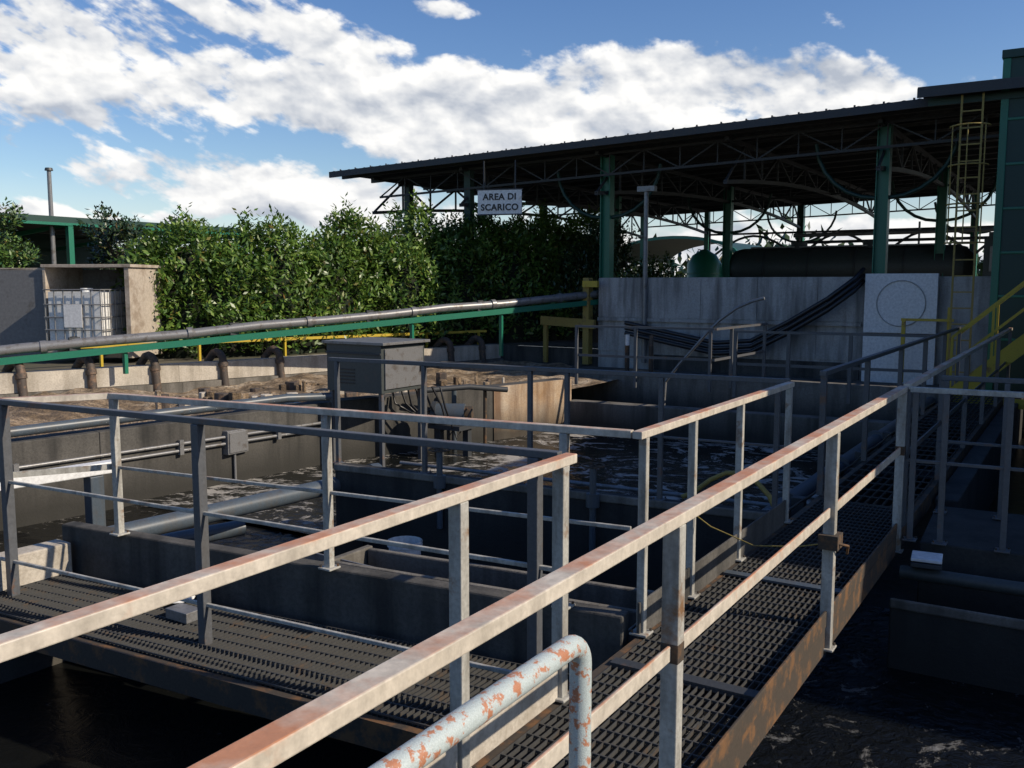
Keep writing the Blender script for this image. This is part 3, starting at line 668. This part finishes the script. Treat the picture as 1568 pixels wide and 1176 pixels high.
# ------------------------------------------------------------------ sky
EL=math.radians(33)
S=V((.93,.22,0)).normalized()
S=V((S.x*math.cos(EL),S.y*math.cos(EL),math.sin(EL)))
w=bpy.data.worlds.new("World"); scene.world=w; w.use_nodes=True; nt=w.node_tree
bg=nt.nodes["Background"]; bg.inputs[1].default_value=.095
sky=nt.nodes.new("ShaderNodeTexSky"); sky.sky_type="NISHITA"; sky.sun_disc=False; sky.sun_elevation=EL; sky.sun_rotation=math.atan2(S.x,S.y)
sky.air_density=1.0; sky.dust_density=.4; sky.ozone_density=2.0
hs=nt.nodes.new("ShaderNodeHueSaturation"); hs.inputs["Hue"].default_value=.512; hs.inputs["Saturation"].default_value=1.25; hs.inputs["Value"].default_value=1.3; nt.links.new(sky.outputs[0],hs.inputs["Color"])
def mth(op,a,b=None,c=None,clamp=False):
    n=nt.nodes.new("ShaderNodeMath"); n.operation=op; n.use_clamp=clamp
    for i,s in enumerate((a,b,c)):
        if s is None: continue
        if isinstance(s,(int,float)): n.inputs[i].default_value=s
        else: nt.links.new(s,n.inputs[i])
    return n.outputs[0]
tc=nt.nodes.new("ShaderNodeTexCoord"); sp=nt.nodes.new("ShaderNodeSeparateXYZ"); nt.links.new(tc.outputs["Generated"],sp.inputs[0])
U=mth("ADD",mth("ARCTAN2",sp.outputs[0],sp.outputs[1]),.562)
Vv=mth("ARCSINE",sp.outputs[2])
def nz(du,dv,scale,su,sv,detail=7,rough=.55,seed=0,dist=.15,shear=.0):
    cb=nt.nodes.new("ShaderNodeCombineXYZ")
    uu=mth("ADD",U,du); vv=mth("ADD",mth("ADD",Vv,dv),mth("MULTIPLY",uu,shear))
    nt.links.new(mth("MULTIPLY",uu,su),cb.inputs[0]); nt.links.new(mth("MULTIPLY",vv,sv),cb.inputs[1]); cb.inputs[2].default_value=seed
    n=nt.nodes.new("ShaderNodeTexNoise"); n.inputs["Scale"].default_value=scale; n.inputs["Detail"].default_value=detail; n.inputs["Roughness"].default_value=rough; n.inputs["Distortion"].default_value=dist
    nt.links.new(cb.outputs[0],n.inputs["Vector"]); return n.outputs[0]
ells=[(640,165,720,66,.05,1.1),(1090,150,340,58,.10,1.25),(130,110,420,90,-.05,.62),(450,300,300,46,.1,1.05),(60,333,200,22,0,.9),(860,215,430,80,.1,1.1),(1350,395,620,60,0,1.5),(520,90,150,50,.25,1.0),(340,40,120,30,.5,.65),(480,14,60,16,0,.6),(690,40,50,12,0,.35),(1250,180,200,42,.1,1.1)]
cur=None
for u,v,rx,ry,th,wt in ells:
    u0=math.atan((u-784)/1400); v0=(433-v)/1400*math.cos(u0)
    x=mth("SUBTRACT",U,u0); y=mth("SUBTRACT",Vv,v0)
    c_,s_=math.cos(th),math.sin(th)
    a=mth("DIVIDE",mth("SUBTRACT",mth("MULTIPLY",x,c_),mth("MULTIPLY",y,s_)),rx/1400)
    b=mth("DIVIDE",mth("ADD",mth("MULTIPLY",x,s_),mth("MULTIPLY",y,c_)),ry/1400)
    e=mth("MULTIPLY",mth("SUBTRACT",1,mth("ADD",mth("MULTIPLY",a,a),mth("MULTIPLY",b,b))),wt)
    cur=e if cur is None else mth("MAXIMUM",cur,e)
cur=mth("MAXIMUM",cur,-.9)
n1=nz(0,0,10,1,1.8); n2=nz(0,0,30,1,1.4,detail=4,seed=4,shear=.2)
d0=mth("ADD",mth("MULTIPLY",mth("SUBTRACT",n1,.5),3.9),mth("MULTIPLY",mth("SUBTRACT",n2,.5),1.5))
st=nz(0,0,16,.9,3.2,detail=5,seed=7,shear=.45)
west=nt.nodes.new("ShaderNodeMapRange"); nt.links.new(U,west.inputs[0]); west.inputs[1].default_value=.0; west.inputs[2].default_value=-.4; west.inputs[3].default_value=.2; west.inputs[4].default_value=2.4
den=mth("ADD",mth("MULTIPLY",cur,.9),mth("ADD",d0,mth("MULTIPLY",mth("SUBTRACT",st,.5),west.outputs[0])))
al=nt.nodes.new("ShaderNodeMapRange"); al.interpolation_type="SMOOTHSTEP"; nt.links.new(den,al.inputs[0]); al.inputs[1].default_value=-.10; al.inputs[2].default_value=.50
n_a=nz(0,0,10,1,1.8,detail=4,rough=.5); n_b=nz(.006,.016,10,1,1.8,detail=4,rough=.5)
m_a=nz(0,0,30,1,1.4,detail=4,seed=4,shear=.2); m_b=nz(.003,.006,30,1,1.4,detail=4,seed=4,shear=.2)
shade=mth("ADD",mth("MULTIPLY_ADD",mth("SUBTRACT",n_a,n_b),3.6,.66),mth("MULTIPLY",mth("SUBTRACT",m_a,m_b),1.1))
low=nz(0,0,6,1,3.0,detail=3,seed=9)
shade=mth("ADD",shade,mth("MULTIPLY",mth("SUBTRACT",low,.50),1.9),clamp=True)
mc=nt.nodes.new("ShaderNodeMix"); mc.data_type="RGBA"; nt.links.new(shade,mc.inputs[0]); mc.inputs[6].default_value=(5.0,5.5,6.4,1); mc.inputs[7].default_value=(10.8,10.7,10.5,1)
# pale haze toward the horizon
hz=nt.nodes.new("ShaderNodeMapRange"); nt.links.new(Vv,hz.inputs[0]); hz.inputs[1].default_value=.11; hz.inputs[2].default_value=.0; hz.inputs[3].default_value=0; hz.inputs[4].default_value=.75
mh_=nt.nodes.new("ShaderNodeMix"); mh_.data_type="RGBA"; nt.links.new(hz.outputs[0],mh_.inputs[0]); nt.links.new(hs.outputs[0],mh_.inputs[6]); mh_.inputs[7].default_value=(7.6,8.4,9.4,1)
ms=nt.nodes.new("ShaderNodeMix"); ms.data_type="RGBA"; nt.links.new(al.outputs[0],ms.inputs[0]); nt.links.new(mh_.outputs[2],ms.inputs[6]); nt.links.new(mc.outputs[2],ms.inputs[7])
nt.links.new(ms.outputs[2],bg.inputs[0])
sl=bpy.data.lights.new("sun","SUN"); sl.energy=5.0; sl.angle=math.radians(.5); sl.color=(1,.88,.72)
so=bpy.data.objects.new("sun",sl); COL.objects.link(so); so.rotation_euler=(-S).to_track_quat("-Z","Y").to_euler()
cm=bpy.data.cameras.new("camera"); cm.lens=1400/1568*36; cm.sensor_width=36; cm.clip_start=.02; cm.clip_end=4000
co=bpy.data.objects.new("camera",cm); COL.objects.link(co); co.location=(0,0,1.85); co.rotation_euler=(math.radians(90-6.24),0,math.radians(32.2))
scene.camera=co
scene.view_settings.view_transform="Standard"; scene.view_settings.look="None"; scene.view_settings.exposure=0
